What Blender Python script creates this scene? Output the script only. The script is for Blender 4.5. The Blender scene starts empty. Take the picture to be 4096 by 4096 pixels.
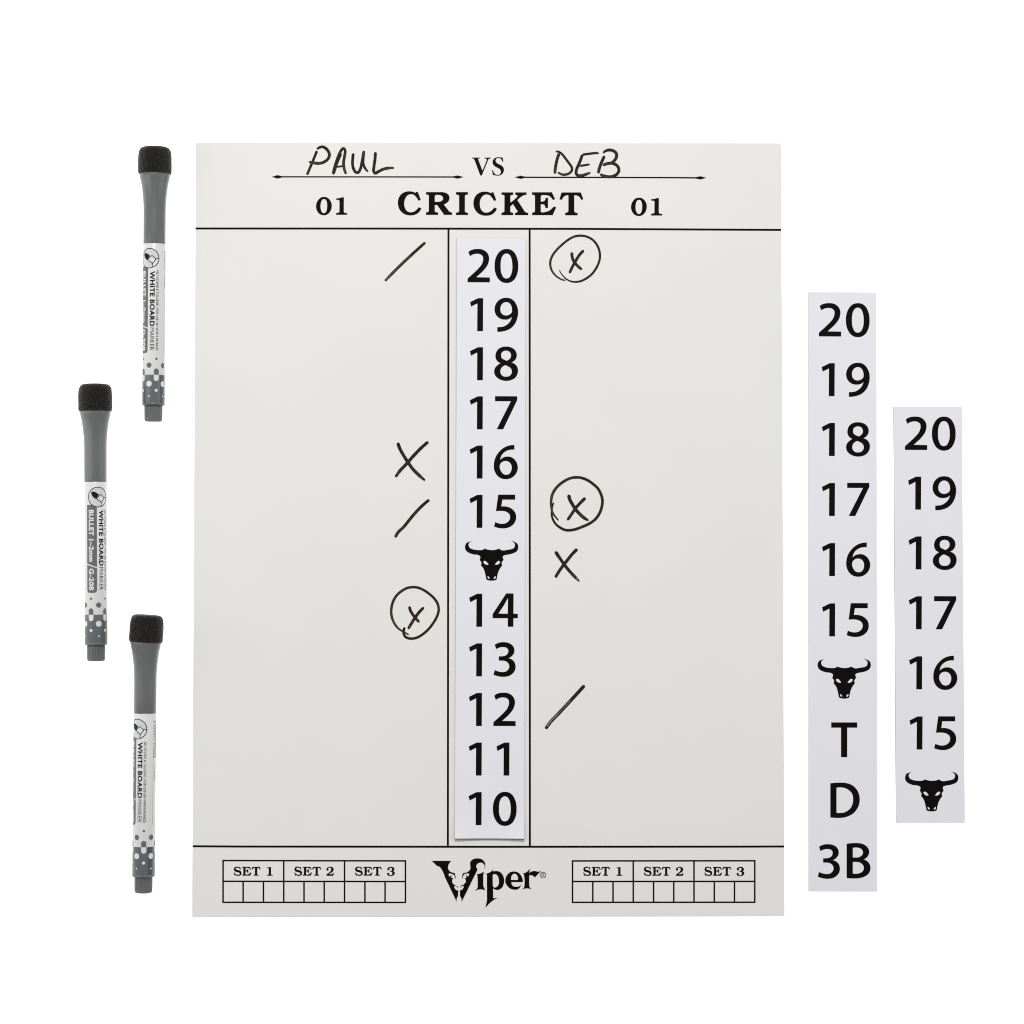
import bpy, bmesh, math
import numpy as np
from mathutils import Vector, Matrix, noise
from mathutils.geometry import delaunay_2d_cdt

# ------------------------------------------------------------------ camera
D, FRAME, S = 1.6, 0.688, 4096.0          # camera distance (m), width seen on the table (m), reference raster
TX, TY = 0.0387210, -0.0095289            # small tilt of the camera
U = FRAME / S                             # metres per raster unit on the table
sc = bpy.context.scene
RX = Matrix.Rotation(TX, 3, 'X'); RY = Matrix.Rotation(TY, 3, 'Y')
ROT = RY @ RX
CAM = ROT @ Vector((0, 0, D))
cd = bpy.data.cameras.new('camera'); cam = bpy.data.objects.new('camera', cd)
sc.collection.objects.link(cam)
cam.matrix_world = Matrix.Translation(CAM) @ ROT.to_4x4()
cd.sensor_width = 36.0; cd.lens = 36.0 * D / FRAME
cd.clip_start = 0.05; cd.clip_end = 50
sc.camera = cam
sc.render.resolution_x = sc.render.resolution_y = 1024

# ------------------------------------------------------------------ light
w = bpy.data.worlds.new('World'); sc.world = w; w.use_nodes = True
bgn = w.node_tree.nodes['Background']
bgn.inputs[0].default_value = (0.985, 0.99, 1.0, 1); bgn.inputs[1].default_value = 0.42

def area(name, loc, target, sx, sy, power, col=(1, 1, 1)):
    l = bpy.data.lights.new(name, 'AREA'); l.shape = 'RECTANGLE'; l.size = sx; l.size_y = sy
    l.energy = power; l.color = col
    o = bpy.data.objects.new(name, l); sc.collection.objects.link(o)
    o.location = loc
    o.rotation_euler = (Vector(target) - Vector(loc)).to_track_quat('-Z', 'Y').to_euler()
    return o
area('key_softbox', (-0.10, 1.15, 1.90), (0, 0.15, 0), 0.42, 0.26, 29.2, (1.0, 0.99, 0.97))
area('left_strip_softbox', (-1.05, 0.0, 0.38), (0, 0, 0), 0.32, 1.6, 3.4)
area('right_strip_softbox', (1.25, 0.0, 0.38), (0, 0, 0), 0.32, 1.6, 2.7)

vs = sc.view_settings
vs.view_transform = 'Standard'; vs.look = 'None'; vs.exposure = 0; vs.gamma = 1
sc.render.film_transparent = False
sc.cycles.pixel_filter_type = 'BLACKMAN_HARRIS'; sc.cycles.filter_width = 1.05

# ------------------------------------------------------------------ helpers
COL = sc.collection

def at(px, py, z):
    """point of the reference raster on the horizontal plane of height z"""
    f = S * D / FRAME
    d = ROT @ Vector(((px - S / 2) / f, -(py - S / 2) / f, -1.0))
    return CAM + d * ((z - CAM.z) / d.z)

def mesh_obj(name, verts, faces, mat, parent=None, smooth=False):
    me = bpy.data.meshes.new(name)
    org = parent.matrix_world.translation if parent and parent.get('_o') is None else None
    me.from_pydata([tuple(v) for v in verts], [], faces)
    me.update()
    if smooth:
        for p in me.polygons: p.use_smooth = True
    me.materials.append(mat)
    o = bpy.data.objects.new(name, me); COL.objects.link(o)
    if parent: o.parent = parent
    return o

def empty(name, loc, label, cat, group=None):
    o = bpy.data.objects.new(name, None); COL.objects.link(o)
    o.empty_display_size = 0.02
    o.location = loc; o['label'] = label; o['category'] = cat
    if group: o['group'] = group
    return o

def principled(name, col, rough=0.5, spec=0.5, emis=None, estr=0.0):
    m = bpy.data.materials.new(name); m.use_nodes = True
    b = m.node_tree.nodes['Principled BSDF']
    b.inputs['Base Color'].default_value = (*col, 1)
    b.inputs['Roughness'].default_value = rough
    b.inputs['Specular IOR Level'].default_value = spec
    if emis:
        b.inputs['Emission Color'].default_value = (*emis, 1)
        b.inputs['Emission Strength'].default_value = estr
    return m

def mottled(name, col, amt, scale, rough=0.5, spec=0.5, bump=0.0, bscale=2000, detail=4):
    m = principled(name, col, rough, spec)
    nt = m.node_tree; b = nt.nodes['Principled BSDF']
    tc = nt.nodes.new('ShaderNodeTexCoord')
    n = nt.nodes.new('ShaderNodeTexNoise'); n.inputs['Scale'].default_value = scale
    n.inputs['Detail'].default_value = detail
    nt.links.new(tc.outputs['Object'], n.inputs['Vector'])
    mr = nt.nodes.new('ShaderNodeMapRange')
    mr.inputs['From Min'].default_value = 0.3; mr.inputs['From Max'].default_value = 0.7
    mr.inputs['To Min'].default_value = 1 - amt; mr.inputs['To Max'].default_value = 1 + amt
    nt.links.new(n.outputs['Fac'], mr.inputs['Value'])
    vm = nt.nodes.new('ShaderNodeVectorMath'); vm.operation = 'SCALE'
    vm.inputs[0].default_value = col
    nt.links.new(mr.outputs[0], vm.inputs['Scale'])
    nt.links.new(vm.outputs[0], b.inputs['Base Color'])
    if bump:
        n2 = nt.nodes.new('ShaderNodeTexNoise'); n2.inputs['Scale'].default_value = bscale
        n2.inputs['Detail'].default_value = 3
        nt.links.new(tc.outputs['Object'], n2.inputs['Vector'])
        bp = nt.nodes.new('ShaderNodeBump'); bp.inputs['Strength'].default_value = bump
        bp.inputs['Distance'].default_value = 0.0002
        nt.links.new(n2.outputs['Fac'], bp.inputs['Height'])
        nt.links.new(bp.outputs[0], b.inputs['Normal'])
    return m

# ------------------------------------------------------------------ materials
M_board = mottled('white_enamel', (0.740, 0.733, 0.712), 0.010, 14, 0.5, 0.15, 0.03, 900)
M_bedge = principled('enamel_edge', (0.62, 0.62, 0.66), 0.5, 0.3)
M_face = mottled('white_vinyl', (0.742, 0.736, 0.772), 0.008, 20, 0.55, 0.12, 0.03, 1500)
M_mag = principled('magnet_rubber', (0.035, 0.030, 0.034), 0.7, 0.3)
M_ink = mottled('black_print', (0.0050, 0.0040, 0.0032), 0.25, 160, 0.5, 0.03)
M_logo = mottled('black_print_worn', (0.0045, 0.0034, 0.0027), 0.5, 120, 0.5, 0.03)
M_table = principled('glowing_white', (0.9, 0.9, 0.9), 0.6, 0.2, (1, 1, 1), 0.75)  # emission is added to clip shadows on the table to white
M_cap = mottled('grey_plastic', (0.114, 0.123, 0.122), 0.03, 60, 0.30, 0.5)
M_plug = mottled('grey_plug_plastic', (0.112, 0.118, 0.117), 0.04, 90, 0.36, 0.5)
M_label = principled('white_label_film', (0.66, 0.66, 0.655), 0.38, 0.4)
M_greyfilm = principled('grey_label_film', (0.108, 0.120, 0.126), 0.30, 0.5)
M_greyprint = principled('grey_print', (0.125, 0.122, 0.126), 0.42, 0.3)
M_iconfill = principled('icon_light_grey', (0.56, 0.585, 0.59), 0.42, 0.3)
M_seam = principled('blue_grey_print', (0.050, 0.072, 0.090), 0.32, 0.5)
M_blackprint = principled('label_black_print', (0.006, 0.006, 0.006), 0.42, 0.15)
M_whiteprint = principled('label_white_print', (0.66, 0.67, 0.68), 0.40, 0.3)

def foam_material():
    m = principled('black_foam', (0.012, 0.011, 0.010), 0.40, 0.22)
    nt = m.node_tree; b = nt.nodes['Principled BSDF']
    tc = nt.nodes.new('ShaderNodeTexCoord')
    v = nt.nodes.new('ShaderNodeTexVoronoi'); v.inputs['Scale'].default_value = 1250
    nt.links.new(tc.outputs['Object'], v.inputs['Vector'])
    n = nt.nodes.new('ShaderNodeTexNoise'); n.inputs['Scale'].default_value = 900; n.inputs['Detail'].default_value = 5
    nt.links.new(tc.outputs['Object'], n.inputs['Vector'])
    mx = nt.nodes.new('ShaderNodeMath'); mx.operation = 'ADD'
    nt.links.new(v.outputs['Distance'], mx.inputs[0]); nt.links.new(n.outputs['Fac'], mx.inputs[1])
    bp = nt.nodes.new('ShaderNodeBump'); bp.inputs['Strength'].default_value = 1.0
    bp.inputs['Distance'].default_value = 0.0012
    nt.links.new(mx.outputs[0], bp.inputs['Height']); nt.links.new(bp.outputs[0], b.inputs['Normal'])
    rr = nt.nodes.new('ShaderNodeMapRange'); rr.inputs['From Min'].default_value = 0.35; rr.inputs['From Max'].default_value = 0.7
    rr.inputs['To Min'].default_value = 0.0; rr.inputs['To Max'].default_value = 1.0
    n3 = nt.nodes.new('ShaderNodeTexNoise'); n3.inputs['Scale'].default_value = 1500; n3.inputs['Detail'].default_value = 2
    nt.links.new(tc.outputs['Object'], n3.inputs['Vector']); nt.links.new(n3.outputs['Fac'], rr.inputs['Value'])
    cr = nt.nodes.new('ShaderNodeMix'); cr.data_type = 'RGBA'
    cr.inputs['A'].default_value = (0.002, 0.0018, 0.0015, 1); cr.inputs['B'].default_value = (0.040, 0.034, 0.028, 1)
    nt.links.new(rr.outputs[0], cr.inputs['Factor']); nt.links.new(cr.outputs['Result'], b.inputs['Base Color'])
    return m
M_foam = foam_material()

def marker_ink():
    m = principled('dry_erase_ink', (0.03, 0.02, 0.015), 0.5, 0.05)
    nt = m.node_tree; b = nt.nodes['Principled BSDF']
    a = nt.nodes.new('ShaderNodeAttribute'); a.attribute_name = 'film'
    tc = nt.nodes.new('ShaderNodeTexCoord')
    n = nt.nodes.new('ShaderNodeTexNoise'); n.inputs['Scale'].default_value = 500; n.inputs['Detail'].default_value = 3
    nt.links.new(tc.outputs['Object'], n.inputs['Vector'])
    mr = nt.nodes.new('ShaderNodeMapRange'); mr.inputs['From Min'].default_value = 0.3; mr.inputs['From Max'].default_value = 0.7
    mr.inputs['To Min'].default_value = -0.12; mr.inputs['To Max'].default_value = 0.12
    nt.links.new(n.outputs['Fac'], mr.inputs['Value'])
    ad = nt.nodes.new('ShaderNodeMath'); ad.operation = 'ADD'; ad.use_clamp = True
    nt.links.new(a.outputs['Fac'], ad.inputs[0]); nt.links.new(mr.outputs[0], ad.inputs[1])
    cr = nt.nodes.new('ShaderNodeValToRGB')
    e = cr.color_ramp.elements
    e[0].position = 0.0; e[0].color = (0.33, 0.27, 0.22, 1)
    e[1].position = 1.0; e[1].color = (0.0040, 0.0028, 0.0020, 1)
    k = cr.color_ramp.elements.new(0.35); k.color = (0.085, 0.056, 0.038, 1)
    k = cr.color_ramp.elements.new(0.62); k.color = (0.030, 0.0195, 0.0125, 1)
    nt.links.new(ad.outputs[0], cr.inputs['Fac']); nt.links.new(cr.outputs[0], b.inputs['Base Color'])
    return m
M_marker = marker_ink()

# ------------------------------------------------------------------ outlines: "x,y" smooth, "x,yc" corner
def parse(s):
    out = []
    for t in s.split():
        c = t.endswith('c'); a, b = t.rstrip('c').split(',')
        out.append((float(a), float(b), c))
    return out

def spline(pts, n=7, closed=True):
    """smooth curve through the points; corners break the tangent"""
    N = len(pts); P = [np.array(p[:2]) for p in pts]; C = [p[2] for p in pts]
    T = []
    for i in range(N):
        a, b = P[i - 1], P[(i + 1) % N]
        if not closed and i in (0, N - 1): T.append(None); continue
        if C[i]: T.append(None); continue
        d0 = np.linalg.norm(P[i] - a) + 1e-9; d1 = np.linalg.norm(b - P[i]) + 1e-9
        v = ((P[i] - a) / d0 * d1 + (b - P[i]) / d1 * d0) / (d0 + d1)
        T.append(v)
    out = []
    rng = range(N) if closed else range(N - 1)
    for i in rng:
        j = (i + 1) % N
        a, b = P[i], P[j]; L = np.linalg.norm(b - a) + 1e-9
        ta, tb = T[i], T[j]
        out.append(a)
        if ta is None and tb is None: continue
        ch = (b - a) / L
        if ta is None: ta = 2 * ch - tb; ta = ta / (np.linalg.norm(ta) + 1e-9)
        if tb is None: tb = 2 * ch - ta; tb = tb / (np.linalg.norm(tb) + 1e-9)
        for k in range(1, n):
            u = k / n
            h00 = 2*u**3 - 3*u**2 + 1; h10 = u**3 - 2*u**2 + u; h01 = -2*u**3 + 3*u**2; h11 = u**3 - u**2
            out.append(h00 * a + h10 * L * ta + h01 * b + h11 * L * tb)
    if not closed: out.append(P[-1])
    return out

def fill(contours):
    """triangulate closed outlines (holes by even-odd) -> verts2d, faces"""
    vs, es = [], []
    for c in contours:
        b = len(vs); n = len(c)
        vs += [Vector((float(p[0]), float(p[1]))) for p in c]
        es += [(b + i, b + (i + 1) % n) for i in range(n)]
    V, Ed, F, *_ = delaunay_2d_cdt(vs, es, [], 0, 1e-6)
    polys = [np.array([[p[0], p[1]] for p in c], float) for c in contours]
    keep = []
    for f in F:
        c = sum((V[i] for i in f), Vector((0, 0))) / len(f)
        x, y = c.x, c.y; cnt = 0
        for P in polys:
            x0, y0 = P[:, 0], P[:, 1]; x1, y1 = np.roll(x0, -1), np.roll(y0, -1)
            m = (y0 > y) != (y1 > y)
            xi = (x1 - x0) * (y - y0) / np.where(y1 == y0, 1e-12, (y1 - y0)) + x0
            cnt += int(np.sum(m & (x < xi)))
        if cnt % 2: keep.append(list(f))
    return [(v.x, v.y) for v in V], keep

def glyph(contours, ox=0, oy=0, k=1.0, sx=1.0, sy=1.0):
    """outline strings -> 2-D mesh; (x, y) = origin + p / k"""
    cs = []
    for c in contours:
        pts = spline(parse(c)) if isinstance(c, str) else c
        cs.append([(ox + p[0] / k * sx, oy + p[1] / k * sy) for p in pts])
    return fill(cs)

def join(parts):
    V, F = [], []
    for v, f in parts:
        b = len(V); V += list(v); F += [[i + b for i in q] for q in f]
    return V, F

def print_flat(name, vf, z, mat, parent, label=None, dz=None):
    """lay a printed shape (raster coordinates) on a plane"""
    V, F = vf
    o0 = parent_origin(parent)
    verts = []
    for (x, y) in V:
        zz = z + (dz(x, y) if dz else 0)
        verts.append(at(x, y, zz) - o0)
    # faces must look up
    a, b, c = (verts[i] for i in F[0][:3])
    fl = (b - a).cross(c - a).z < 0
    o = mesh_obj(name, verts, [f[::-1] if fl else f for f in F], mat, parent)
    if label: o['label'] = label
    return o

def parent_origin(p):
    v = Vector((0, 0, 0))
    while p: v = v + p.location; p = p.parent
    return v

def rect(x0, y0, x1, y1):
    return [(x0, y0), (x1, y0), (x1, y1), (x0, y1)]

def rounded(w, h, r, n=6):
    """centred rounded rectangle, ccw; r = (tl, tr, br, bl)"""
    out = []
    for (cx, cy, a0, rr) in ((w/2, h/2, 0, r[1]), (-w/2, h/2, 90, r[0]), (-w/2, -h/2, 180, r[3]), (w/2, -h/2, 270, r[2])):
        mx = cx - math.copysign(rr, cx); my = cy - math.copysign(rr, cy)
        for i in range(n + 1):
            a = math.radians(a0 + 90 * i / n)
            out.append((mx + rr * math.cos(a), my + rr * math.sin(a)))
    return out

def slab(name, outline, z0, z1, mat, parent, chamfer=0.0, rot=0.0, off=(0, 0)):
    """extruded outline with a small chamfer on the upper edge (local to parent)"""
    n = len(outline); ca, sa = math.cos(rot), math.sin(rot)
    P = [Vector(p) for p in outline]
    inner = []
    for i in range(n):
        a, b, c = P[i - 1], P[i], P[(i + 1) % n]
        t = (c - a).normalized(); inner.append(b + Vector((-t.y, t.x)) * chamfer)
    def tr(p, z): return (ca * p.x - sa * p.y + off[0], sa * p.x + ca * p.y + off[1], z)
    V = [tr(p, z0) for p in P] + [tr(p, z1 - chamfer) for p in P] + [tr(p, z1) for p in inner]
    F = [list(range(n))[::-1], list(range(2 * n, 3 * n))]
    for i in range(n):
        j = (i + 1) % n
        F.append([i, j, n + j, n + i]); F.append([n + i, n + j, 2 * n + j, 2 * n + i])
    return mesh_obj(name, V, F, mat, parent)

# ------------------------------------------------------------------ setting: white table, with a glow added so no shadows show on it
tb = mesh_obj('table_top', [(-2.2, -2.2, 0), (2.2, -2.2, 0), (2.2, 2.2, 0), (-2.2, 2.2, 0)], [[0, 1, 2, 3]], M_table)
tb['kind'] = 'structure'; tb['label'] = 'plain white table surface with added glow'

# ------------------------------------------------------------------ glyph outlines
G = {
'1': (["172,272c 438,140c 612,140c 606,1250c 412,1250c 418,325c 408,322c 207,425c"], 33.6, 1250),
'2': (["112,237c 170,187 240,155 340,135 440,130 560,142 660,185 745,260 795,350 812,455 798,560 755,680 690,775 600,880 480,990 380,1080c 835,1088c 835,1254c 86,1250c 86,1125c 215,1010 330,905 460,775 540,680 593,570 612,470 598,385 550,330 490,302 420,292 340,298 250,325 172,380c"], 33.2, 1251),
'0': (["1395,133 1530,155 1650,240 1735,390 1780,550 1790,700 1780,870 1735,1030 1650,1170 1530,1255 1395,1278 1265,1255 1145,1170 1055,1030 1005,870 993,720 1005,540 1055,380 1145,240 1265,155",
       "1395,285 1480,315 1540,400 1577,530 1592,700 1582,870 1545,1000 1480,1095 1392,1125 1305,1095 1245,1000 1208,880 1198,720 1208,530 1245,400 1310,315"], 33.2, 1253),
'9': (["1085,1112c 1180,1110 1300,1090 1420,1020 1510,930 1555,840 1575,770c 1520,820 1430,855 1330,862 1220,845 1110,780 1030,680 995,560 998,450 1050,310 1140,205 1260,142 1400,127 1530,150 1650,235 1740,380 1780,520 1786,620 1775,740 1740,870 1680,1000 1590,1110 1480,1190 1330,1245 1200,1268 1085,1270c",
       "1385,272 1470,295 1535,360 1568,440 1580,530 1575,600 1540,655 1470,700 1380,720 1290,700 1220,640 1190,545 1195,440 1240,345 1310,290"], 33.8, 1250),
'8': (["1390,135 1500,148 1620,200 1705,290 1742,420 1720,530 1660,610 1565,672c 1680,725 1760,830 1782,960 1755,1080 1680,1190 1560,1260 1380,1290 1230,1265 1090,1190 1005,1090 980,980 1005,860 1080,770 1190,695c 1090,630 1035,540 1023,440 1050,320 1130,210 1250,150",
       "1385,275 1470,295 1530,360 1548,440 1525,515 1475,570 1400,612c 1330,580 1250,535 1220,480 1215,420 1240,335 1305,288",
       "1358,765c 1440,800 1530,860 1567,925 1575,985 1550,1065 1490,1125 1385,1148 1280,1130 1210,1060 1190,950 1220,860 1280,800"], 34.4, 1268),
'7': (["1010,165c 1755,168c 1755,298c 1282,1280c 1062,1280c 1540,338c 1010,335c"], 35.0, 1280),
'6': (["1660,125c 1540,132 1410,165 1270,240 1150,350 1050,490 990,640 967,800 975,930 1010,1040 1080,1150 1180,1230 1290,1268 1390,1275 1520,1250 1640,1175 1730,1060 1772,930 1770,820 1730,700 1660,605 1560,535 1450,513 1340,525 1250,565 1185,620c 1205,525 1260,430 1350,350 1460,300 1560,283 1660,283c",
       "1375,663 1450,680 1520,735 1560,810 1570,900 1545,1010 1490,1090 1385,1125 1290,1100 1220,1020 1175,920 1168,820 1200,740 1270,685"], 35.6, 1253),
'5': (["1115,155c 1685,155c 1685,325c 1252,325c 1222,552c 1330,548 1450,570 1570,630 1670,730 1715,850 1718,950 1690,1060 1620,1160 1510,1240 1370,1285 1260,1292 1120,1275 975,1228c 1018,1078c 1130,1120 1240,1138 1340,1125 1440,1070 1500,990 1515,890 1480,800 1400,740 1300,710 1180,703 1040,712c"], 36.2, 1272),
'4': (["1385,155c 1632,158c 1628,838c 1775,840c 1775,993c 1628,993c 1625,1278c 1438,1278c 1438,993c 928,990c 928,852c",
       "1430,332c 1443,332c 1438,838c 1125,835c 1325,530c"], 37.4, 1278),
'3': (["1000,202c 1100,150 1220,120 1310,118 1440,135 1560,195 1640,290 1662,400 1640,500 1570,590 1460,660c 1570,695 1650,770 1695,880 1698,990 1660,1100 1570,1200 1440,1265 1290,1282 1120,1265 955,1210c 1000,1052c 1120,1100 1240,1122 1350,1110 1440,1050 1485,960 1480,880 1430,800 1340,750 1230,738 1135,738c 1138,592c 1250,590 1350,570 1420,520 1455,440 1450,370 1400,310 1300,283 1220,285 1130,310 1045,352c"], 38.0, 1267),
}
BULL = ["340,110c 220,135 130,175 88,250 85,360 120,430 200,490 330,540 530,578 570,610 572,660 548,712c 612,815c 592,898c 640,950 700,1060 730,1170 755,1290 770,1355c 850,1385 940,1392 1020,1385 1100,1358c 1115,1260 1150,1120 1200,1010 1280,905c 1258,812c 1327,712c 1300,650 1305,600 1350,575 1500,545 1640,505 1750,440 1790,360 1795,290 1765,200 1690,145 1545,112c 1640,155 1680,200 1688,260 1660,330 1590,370 1480,390 1270,410 1220,390 1170,355c 1060,395 940,405 820,390 705,355c 640,400 580,405 440,400 320,375 240,335 205,280 200,200 240,150",
        "700,755 750,765 800,815 838,868c 800,880 740,865 690,825 672,785", "1180,755 1130,768 1090,810 1045,868c 1080,880 1150,862 1195,820 1210,785",
        "815,1243 850,1270 873,1300 855,1330 825,1310 805,1275", "1060,1243 1073,1280 1055,1315 1025,1332 1002,1305 1030,1270"]
SANS_T = ["523,157c 1360,157c 1360,328c 1038,328c 1038,1278c 838,1278c 838,328c 523,328c"]
SANS_D = ["493,188c 640,170 820,165 980,175 1120,210 1250,285 1360,410 1420,550 1440,710 1420,870 1350,1020 1240,1150 1090,1240 930,1290 770,1303 620,1298 493,1288c",
          "693,328c 780,320 880,322 980,345 1080,400 1165,480 1215,580 1228,720 1205,860 1140,990 1050,1070 940,1125 820,1142 693,1138c"]
SANS_B = ["1018,122c 1130,105 1250,98 1370,98 1500,115 1620,170 1710,260 1745,370 1725,480 1660,570 1570,625c 1680,680 1760,780 1788,900 1765,1020 1690,1120 1570,1190 1430,1228 1280,1240 1130,1235 1018,1222c",
          "1218,250c 1290,242 1400,250 1490,290 1540,360 1542,430 1500,500 1440,540 1380,563c 1218,562c", "1218,710c 1350,708 1450,730 1530,790 1570,870 1565,950 1510,1030 1420,1072 1320,1087 1218,1080c"]
SER = {
'C': ["495,152c 503,133c 540,135c 595,288c 547,303c 510,240 460,190 400,178 340,200 295,260 275,350 285,430 320,495 375,525 410,527 470,510 520,470 555,427c 607,450c 570,515 500,568 395,588 300,572 215,515 165,430 152,350 165,260 215,180 290,135 380,121 440,130"],
'R': ["695,137c 980,137c 1070,150 1135,195 1150,255 1130,315 1085,355 1040,378c 1125,485c 1150,515 1170,525 1198,528c 1200,578c 1047,578c 912,388c 865,388c 865,480c 870,515 890,525 930,528c 930,578c 695,578c 695,528c 725,525 745,510 750,480c 750,240c 748,205 735,190 695,187c",
      "865,325c 940,325c 990,310 1020,285 1022,240 990,205 940,192 895,192 870,205 865,225c"],
'I': ["1274,137c 1507,137c 1507,187c 1470,190 1450,205 1447,240c 1447,480c 1450,515 1470,530 1507,533c 1507,580c 1274,580c 1274,532c 1310,528 1330,515 1335,480c 1335,240c 1332,205 1310,190 1274,187c"],
'K': ["318,142c 546,142c 546,190c 510,195 495,205 490,235c 490,333c 500,333c 600,250 625,225 620,200 585,192c 585,142c 803,142c 803,192c 760,195 720,215 627,292c 745,475c 785,525 800,532 835,535c 835,583c 580,583c 580,535c 620,525 630,510 610,480c 542,370c 490,412c 490,480c 492,515 510,530 546,533c 546,583c 318,583c 318,533c 350,528 370,515 374,480c 376,240c 372,205 355,192 318,190c"],
'E': ["908,140c 1293,140c 1355,272c 1312,293c 1275,240 1220,205 1150,195 1095,200 1080,220 1078,240c 1078,320c 1120,316 1155,300 1168,246c 1217,246c 1217,444c 1165,444c 1158,405 1140,380 1110,374 1078,374c 1078,495c 1080,520 1100,528 1160,522 1230,500 1290,455 1330,413c 1375,433c 1308,583c 910,583c 910,533c 935,530 955,520 965,500c 966,230c 960,205 940,192 908,190c"],
'T': ["1482,143c 1850,143c 1900,272c 1858,293c 1840,250 1800,215 1745,198 1730,200 1724,215c 1724,490c 1730,515 1745,530 1790,537c 1790,587c 1548,585c 1548,535c 1580,530 1605,515 1611,480c 1611,215c 1605,198 1590,198 1545,212 1505,250 1480,293c 1436,272c"],
}
ROM_V = ["180,325c 540,325c 540,362c 480,368 460,380 460,400c 635,870c 645,870c 740,650 800,500 825,420 810,385 780,368 728,362c 728,325c 1007,325c 1007,362c 950,370 915,390 880,450c 615,1095c 548,1095c 300,430c 270,385 235,365 180,362c"]
ROM_S = ["1495,515c 1470,430 1410,365 1330,350 1250,365 1210,420 1215,490 1260,560 1360,615 1480,680 1550,770 1565,870 1530,980 1440,1070 1320,1103 1210,1095 1088,1065c 1050,862c 1088,858c 1130,960 1200,1040 1300,1062 1380,1040 1425,970 1425,900 1390,830 1300,770 1180,705 1100,620 1075,520 1100,420 1180,340 1290,308 1400,312 1515,330c 1537,500c"]
ROM_0 = ["595,188 700,200 800,260 880,360 930,490 935,590 915,710 860,830 760,930 640,978 560,978 440,940 340,850 280,730 258,590 275,470 330,350 420,250 520,195",
         "597,285 660,300 710,370 735,480 738,590 725,720 690,820 630,882 560,882 505,830 468,740 452,600 460,480 490,370 540,300"]
ROM_1 = ["1128,245c 1260,240 1360,210 1455,203c 1450,800c 1465,850 1490,870 1600,875c 1597,958c 1120,958c 1120,875c 1200,868 1250,850 1262,810c 1265,400c 1260,350 1230,328 1130,325c"]
SET_S = ["332,152c 362,130c 382,130c 418,240c 378,252c 350,210 310,180 260,172 215,178 192,205 200,235 250,258 320,275 390,300 430,345 443,400 430,460 390,500 330,520 270,522 230,510 190,498c 165,515c 148,518c 100,380c 135,368c 160,410 210,450 280,468 330,465 360,440 362,415 340,390 290,372 220,355 150,325 118,280 110,235 125,180 160,140 210,122 265,118 300,130"]
SET_1 = ["1535,150c 1600,150 1660,140 1708,130c 1708,430c 1712,460 1730,470 1782,474c 1782,516c 1535,516c 1535,474c 1580,468 1605,455 1608,430c 1608,240c 1605,205 1590,195 1535,196c"]
SET_2 = ["740,640c 790,540 870,500 940,505 1040,540 1110,640 1115,750 1070,880 980,1010 850,1130 700,1240 505,1375c 525,1560c 1380,1560c 1430,1400 1485,1200c 1345,1165c 1310,1260 1260,1320 1180,1335 1050,1338 880,1330c 880,1300c 1050,1200 1200,1110 1340,990 1410,880 1450,740 1430,620 1350,500 1220,410 1080,380 920,375 760,410 620,490 530,610 505,740 540,830 600,880 680,890 760,840 790,760 770,690"]
SET_3 = ["880,640c 920,570 1000,535 1060,535 1150,570 1220,660 1225,740 1170,840 1080,890 930,900c 930,1020c 1020,1010 1130,1030 1220,1110 1262,1230 1240,1360 1160,1450 1080,1480 950,1460 850,1370c 870,1320 870,1250 830,1190 740,1155 650,1185 590,1260 580,1340 620,1430 720,1520 850,1585 1020,1605 1220,1580 1400,1500 1530,1400 1590,1270 1590,1180 1550,1080 1480,1010 1370,950c 1470,890 1530,790 1540,690 1510,580 1430,480 1300,415 1150,385 1000,385 860,420 720,500 640,610 610,700 640,790 720,845 790,855 860,820 900,770 905,710"]
LOGO_VL = ["125,180c 738,180c 680,250 640,330 635,400 655,460 700,510 830,550c 850,590 870,680 855,755c 840,680 825,625 760,590 700,572 655,577c 655,610 685,675c 742,605c 740,710c 800,712c 765,780 765,845c 850,935 915,960c 935,985 925,1025c 910,985 890,970 820,970c 850,1040 890,1085 955,1090c 943,1270c 905,1350 900,1400 912,1470c 540,690c 470,510 420,420 360,360 300,343c"]
LOGO_VR = ["1555,437c 1045,1470c 1050,1390 1045,1350 1005,1270c 1000,1090c 1060,1075 1100,1030 1125,968c 1050,970 1030,985 1020,1025c 1012,985 1025,960 1100,930c 1180,845c 1180,780 1140,712c 1200,710c 1198,602c 1255,668c 1280,625 1285,577c 1210,572 1150,590 1110,630 1090,755c 1070,700 1075,620 1105,555c 1270,500 1315,450 1325,400 1323,330 1315,260 1340,190 1400,135 1480,108 1560,103 1650,120 1730,170 1780,250 1790,320 1780,390 1730,455c 1765,380 1765,340 1745,290 1690,245 1625,237 1560,260 1515,310 1507,360 1520,400"]
LOGO_i = ["1530,590c 1620,575 1690,545 1748,510c 1730,600 1725,750 1735,970 1755,1030 1785,1068c 1785,1095c 1740,1080 1680,1065 1640,1063 1560,1075 1470,1105c 1468,1080c 1520,1055 1545,1010 1550,950 1550,800 1545,680"]
LOGO_p = ["380,212c 470,180 540,130 568,92c 552,155c 590,148 640,145 720,165 790,240 825,350 815,460 760,560 680,602 620,598 557,565c 560,770c 565,800 600,800 705,790c 600,830 480,920 370,1042c 410,850c 408,300c 402,235",
          "550,240c 590,220 640,235 680,290 700,380 690,470 650,525 600,545 565,530 552,480c 548,330"]
LOGO_e = ["1275,412c 1000,415c 1010,470 1040,510 1100,525 1170,520 1240,475c 1215,530 1160,585 1075,597 980,575 900,505 855,420 855,340 890,250 960,180 1060,155 1160,180 1230,250 1270,340",
          "992,362c 995,300 1020,240 1070,210 1110,220 1145,265 1160,320 1158,350 1145,358 1070,360"]
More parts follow.
